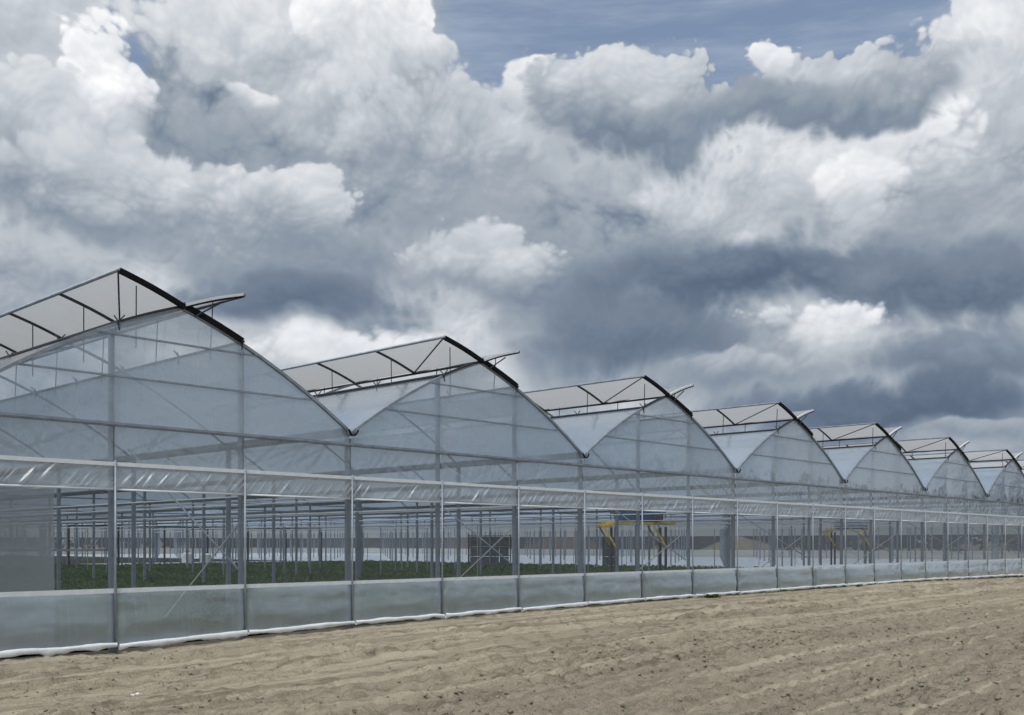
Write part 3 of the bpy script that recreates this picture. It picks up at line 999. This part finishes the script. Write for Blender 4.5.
def build_inside():
    col = MB().box(-0.05, 0.05, -0.04, 0.04, -0.06, Z_GUT - 0.06).mesh('column')
    for k in range(K0, K1 + 1):
        for y in np.arange(5.0, 61.0, 5.0):
            obj('column', col, 'steel', gh, (-PW + SPAN * k, y, 0))
    far = MB()
    for k in range(K0, K1 + 1):
        for y in np.arange(65.0, DEPTH, 5.0):
            x = -PW + SPAN * k
            far.box(x - 0.05, x + 0.05, y - 0.04, y + 0.04, -0.06, Z_GUT - 0.06)
    tag(obj('far_columns', far.mesh('far_columns'), 'steel', gh), kind='stuff')
    tie = MB().box(XL, XR, -0.025, 0.025, -0.03, 0.03).mesh('tie_beam')
    for y in np.arange(10.0, 61.0, 10.0):
        obj('tie_beam', tie, 'steel', gh, (0, y, 3.95))
    # white supply pipes hung along every post line, running back from the front wall
    pipe = MB().bar((0, 0.6, 0), (0, 75, 0), 0.016, 6).mesh('supply_pipe')
    for t in range(-3, 22):
        obj('supply_pipe', pipe, 'steel_white', gh, (t * PW + 0.35, 0, 2.98 - 0.10 * ((t * 5) % 3)))
    # slender crop-support stakes between the columns
    stake = MB().bar((0, 0, -0.06), (0, 0, 2.75), 0.03, 6).mesh('support_stake')
    r = random.Random(4)
    for i in range(75):
        k = r.randint(0, 8)
        obj('support_stake', stake, 'steel', gh, (-PW + SPAN * k + PW * r.choice([1, 2]) + r.uniform(-.1, .1), 10 + 2.5 * r.randint(2, 26), 0))
    # the frame of an inner partition behind the crop
    for x in np.arange(26.0, 54.0, 4.0):
        obj('partition_post', MB().box(-0.06, 0.06, -0.06, 0.06, -0.06, 3.2).mesh('partition_post'), 'steel_dark', gh, (x, 62, 0))
    obj('partition_rail', MB().box(26, 50, -0.05, 0.05, -0.07, 0.07).mesh('partition_rail'), 'steel_dark', gh, (0, 62, 3.2))
    # far walls: low skirt, open strip, film above
    for (n_, z0, z1, mt) in (('side_skirt', -0.05, 0.95, 'film_far'), ('side_film', Z_B, Z_GUT, 'film_far'), ('side_net', 0.96, Z_B - 0.01, 'far_net')):
        for x in (XL, XR):
            obj(n_, mesh_from(n_, [(0, 0.3, z0), (0, DEPTH, z0), (0, DEPTH, z1), (0, 0.3, z1)], [(0, 1, 2, 3)]), mt, gh, (x, 0, 0))
        obj('back_' + n_.split('_')[1], mesh_from(n_, [(XL, 0, z0), (XR, 0, z0), (XR, 0, z1), (XL, 0, z1)], [(0, 1, 2, 3)]), mt, gh, (0, DEPTH, 0))
    # end gables at the back
    U = np.linspace(0, SPAN, 17)
    top = arch(np.where(U > HALF, SPAN - U, U))
    bg = grid_mesh('back_gable', np.stack([U, U]), np.zeros((2, 17)), np.stack([np.full(17, Z_GUT + 0.01), top + 0.02]))
    for k in range(K0, K1):
        obj('back_gable', bg, 'film_far', gh, (-PW + SPAN * k, DEPTH, 0))
    # low green crop in beds along the spans
    n = 60000
    cx = XL + 0.6 + (53.0 - XL - 0.6) * rng.random(n)
    cy = 1.0 + 58.0 * rng.random(n)
    ok = (np.abs(cy - 29.5) > 0.55) & (np.abs(cy - 12.0) > 0.4) & ((cy % 1.6) > 0.28)
    cx, cy = cx[ok], cy[ok]
    n = len(cx)
    ang = rng.random(n) * 6.283
    ln = 0.10 + 0.16 * rng.random(n)
    wd = ln * (0.35 + 0.3 * rng.random(n))
    hgt = 0.10 + 0.18 * rng.random(n) + 0.10 * fbm(cx * 0.3, cy * 0.3, 14, 2)
    dx, dy = np.cos(ang), np.sin(ang)
    base = np.stack([cx, cy, np.full(n, -0.04)], 1)
    tipv = np.stack([cx + dx * ln, cy + dy * ln, hgt * 0.8], 1)
    midv = np.stack([cx + dx * ln * 0.6, cy + dy * ln * 0.6, hgt], 1)
    sd = np.stack([-dy * wd, dx * wd, np.zeros(n)], 1)
    V = np.stack([base, midv + sd, tipv, midv - sd], 1).reshape(-1, 3)
    F = np.arange(n * 4).reshape(n, 4)
    tag(obj('crop_rows', mesh_np('crop_rows', V, F), 'crop'), 'low green crop growing in rows on the greenhouse floor', 'crop', kind='stuff')


build_inside()

# ------------------------------------------------------------------ things inside and around
def machine(loc, rotz, label):
    root = empty('service_gantry', loc, rotz)
    tag(root, label, 'gantry', 'yellow service gantries')
    W_, D_, H_ = 1.45, 0.55, 2.70
    obj('deck', MB().box(-W_ - .1, W_ + .1, -D_, D_, H_ - 0.05, H_ + 0.04).box(-W_ - .35, -W_ + .25, -D_ - .08, D_ + .08, H_ - 0.16, H_ - 0.051).mesh('deck'), 'yellow', root)
    for sx in (-1, 1):
        for sy in (-1, 1):
            x = sx * (W_ - 0.35)
            obj('leg', MB().box(x - .05, x + .05, sy * D_ - .05, sy * D_ + .05, -0.05, H_ - 0.17).mesh('leg'), 'steel_dark', root)
            obj('brace', MB().bar((x - 0.55, sy * (D_ + 0.07), H_ - 0.1), (x, sy * (D_ + 0.07), H_ - 1.05), 0.05, 4).mesh('brace'), 'yellow', root)
        obj('skid', MB().box(sx * (W_ - .35) - .07, sx * (W_ - .35) + .07, -D_ - .2, D_ + .2, -0.06, 0.04).mesh('skid'), 'steel_dark', root)
    bm = bmesh.new()
    bmesh.ops.create_cube(bm, size=1.0)
    for v in bm.verts:
        top = v.co.z > 0
        v.co.x *= 2.15 if top else 1.9
        v.co.y *= 0.95 if top else 0.8
        v.co.z = v.co.z * 0.46 + H_ + 0.04 + 0.23
    bmesh.ops.bevel(bm, geom=bm.edges[:], offset=0.05, segments=2, affect='EDGES')
    me = bpy.data.meshes.new('tub')
    bm.to_mesh(me)
    bm.free()
    tub = obj('tub', me, 'blue', root)
    obj('rim', MB().box(-1.12, 1.12, -0.52, -0.47, H_ + .44, H_ + .50).box(-1.12, 1.12, 0.47, 0.52, H_ + .44, H_ + .50)
        .box(-1.12, -1.07, -0.47, 0.47, H_ + .44, H_ + .50).box(1.07, 1.12, -0.47, 0.47, H_ + .44, H_ + .50).mesh('rim'), 'blue', tub)
    obj('motor', MB().bar((0.55, -D_ - 0.05, H_ + .22), (0.95, -D_ - 0.05, H_ + .22), 0.14, 10).mesh('motor'), 'steel_dark', root)
    return root


CAMHEAD = R(43.19 - 90)
machine((28.05, 8.95, 0), CAMHEAD + R(4), 'yellow gantry with a blue tub standing over the green crop')
machine((55.4, 11.9, 0), CAMHEAD - R(6), 'yellow gantry with a blue tub standing on white ground fabric')


def rack(loc, w, h, shelves, label):
    root = empty('shelf_rack', loc, CAMHEAD)
    tag(root, label, 'rack')
    for sx in (-1, 0, 1):
        for sy in (-1, 1):
            obj('upright', MB().box(sx * w / 2 - .04, sx * w / 2 + .04, sy * .5 - .04, sy * .5 + .04, -0.05, h).mesh('upright'), 'steel_dark', root)
    for i in range(shelves):
        z = 0.15 + (h - 0.3) * i / (shelves - 1)
        obj('shelf', MB().box(-w / 2 - .03, w / 2 + .03, -.47, .47, z, z + .05).mesh('shelf'), 'steel_dark', root)
        if i < shelves - 1:
            hh = (h - 0.3) / (shelves - 1) * 0.93
            for j in range(4):
                a = -w / 2 + .12 + j * (w - .2) / 4
                obj('tray', MB().box(a, a + (w - .2) / 4 - .06, -.4, .4, z + .052, z + hh).mesh('tray'), 'tray', root)
    return root


rack((45.7, 35.4, 0), 3.1, 2.5, 4, 'dark loaded shelf rack standing at the edge of the crop')
rack((54.6, 31.0, 0), 1.1, 2.3, 4, 'narrow dark shelf rack beside the white ground fabric')


def tank(loc, r_, h_, label):
    root = empty('water_tank', loc)
    tag(root, label, 'tank', 'white tanks behind the crop')
    b = MB().bar((0, 0, 0), (0, 0, h_ * 0.86), r_, 20).bar((0, 0, h_ * 0.861), (0, 0, h_), r_, 20, r_ * 0.45)
    for z in (0.3, 0.6):
        b.bar((0, 0, h_ * z), (0, 0, h_ * z + 0.05), r_ * 1.03, 20)
    obj('shell', b.mesh('shell'), 'white_plastic', root)
    obj('lid', MB().bar((0, 0, h_ + .002), (0, 0, h_ + .09), r_ * 0.35, 14).mesh('lid'), 'steel_dark', root)


tank((35.3, 60.6, 0.02), 0.45, 1.05, 'white plastic tank standing on the pale fabric strip behind the crop')
tank((36.2, 59.2, -0.05), 0.45, 1.05, 'white plastic tank standing at the back edge of the crop')


def heap(loc, rx, ry, h, mat, seed, label, cat):
    a = np.linspace(0, 2 * np.pi, 40)
    q = np.linspace(0, 1, 14)
    A, Q = np.meshgrid(a, q)
    X = Q * np.cos(A) * rx * (1 + 0.3 * fbm(np.cos(A) * 2 + 9, np.sin(A) * 2 + 9, seed, 2))
    Y = Q * np.sin(A) * ry * (1 + 0.3 * fbm(np.cos(A) * 2 + 9, np.sin(A) * 2 + 9, seed + 1, 2))
    Z = h * np.clip(1 - Q ** 1.3, 0, 1) * (1 + 0.9 * fbm(X * 0.35 + 5, Y * 0.35 + 5, seed + 2, 4, 0.6)) - 0.32 * Q
    tag(obj('earth_heap', grid_mesh('earth_heap', X, Y, Z), mat, None, loc), label, cat)


heap((128, 124, 0), 9, 7, 3.6, 'earth_pile', 3, 'low brown earth heap farthest down the side of the greenhouse', 'heap')
heap((121, 112, 0), 4, 4, 1.9, 'sand_pile', 6, 'pale sand heap between two brown earth heaps', 'heap')
heap((129, 99, 0), 12, 8, 3.5, 'earth_pile', 9, 'broad brown earth heap behind the pale sand heap', 'heap')
heap((126, 62, 0), 13, 7, 2.6, 'sand_pile', 12, 'broad pale earth heap outside the far side wall', 'heap')


def build_wood():
    """A far-off belt of trees behind the greenhouse, seen only through its films."""
    V, F = [], []
    r = np.random.default_rng(5)
    cl = []
    for i in range(760):
        if i < 500:
            x, y = 205 + 40 * r.random(), -60 + 420 * r.random()
        else:
            x, y = -120 + 340 * r.random(), 300 + 40 * r.random()
        h = 11.5 + 5 * r.random() + 4 * math.sin(x * 0.05 + y * 0.04)
        cl.append((x, y, h))
    pts = []
    for x, y, h in cl:
        m = 110
        u = r.normal(size=(m, 3))
        u /= np.linalg.norm(u, axis=1)[:, None]
        rad = r.random(m) ** 0.4
        p = u * rad[:, None] * np.array([3.6, 3.6, h * 0.5]) + np.array([x, y, h * 0.5])
        pts.append(p)
    P_ = np.concatenate(pts)
    n = len(P_)
    a = r.normal(size=(n, 3))
    b = r.normal(size=(n, 3))
    sz = 0.8 + 0.7 * r.random((n, 1))
    a = a / np.linalg.norm(a, axis=1)[:, None] * sz
    b = b / np.linalg.norm(b, axis=1)[:, None] * sz
    V = np.stack([P_ - a, P_ - b * 0.7, P_ + a, P_ + b * 0.7], 1).reshape(-1, 3)
    tag(obj('far_wood', mesh_np('far_wood', V, np.arange(n * 4).reshape(n, 4)), 'tree'),
        'distant dark belt of trees beyond the greenhouse', 'trees', kind='stuff')


build_wood()


def weed(loc, n, size, seed, label):
    r = random.Random(seed)
    v, f = [], []
    for i in range(n):
        a = r.uniform(0, 6.283)
        ln, hh, w = size * r.uniform(0.5, 1.0), size * r.uniform(0.15, 0.55), size * r.uniform(0.05, 0.10)
        bx, by = r.uniform(-.9, .9) * size, r.uniform(-.2, .2) * size
        dx, dy = math.cos(a), math.sin(a)
        o = len(v)
        v += [(bx, by, -0.04), (bx + dx * ln * .4 - dy * w, by + dy * ln * .4 + dx * w, hh * .8), (bx + dx * ln, by + dy * ln, hh * .75),
              (bx + dx * ln * .4 + dy * w, by + dy * ln * .4 - dx * w, hh * .8)]
        f.append([o, o + 1, o + 2, o + 3])
    tag(obj('weed_tuft', mesh_from('weed_tuft', v, f), 'weed', None, loc), label, 'weed')


weed((19.0, -0.50, 0.10), 90, 0.34, 2, 'green weed tuft growing at the foot of the film skirt')
weed((29.6, -0.4, 0.13), 40, 0.22, 3, 'tiny green weed sprout by the skirt farther along')


def scrap(loc, s, seed, label):
    u = np.linspace(-1, 1, 7)
    U, V_ = np.meshgrid(u, u)
    X = s * U * (1 + 0.3 * fbm(U + 4, V_ + 4, seed, 2))
    Y = s * 0.6 * V_
    Z = s * 0.9 * np.abs(fbm(U * 1.5 + 3, V_ * 1.5 + 3, seed + 1, 2)) + 0.015
    Z = Z + 0.25 * s * (U > 0.3)
    tag(obj('litter_scrap', grid_mesh('litter_scrap', X, Y, Z), 'paper', None, loc, seed * 1.0), label, 'litter')


scrap((-2.5, -5.75, -0.07), 0.06, 5, 'crumpled white film scrap lying in the rutted dirt')
scrap((-0.2, -8.7, -0.10), 0.03, 8, 'tiny white litter speck on the loose dirt')
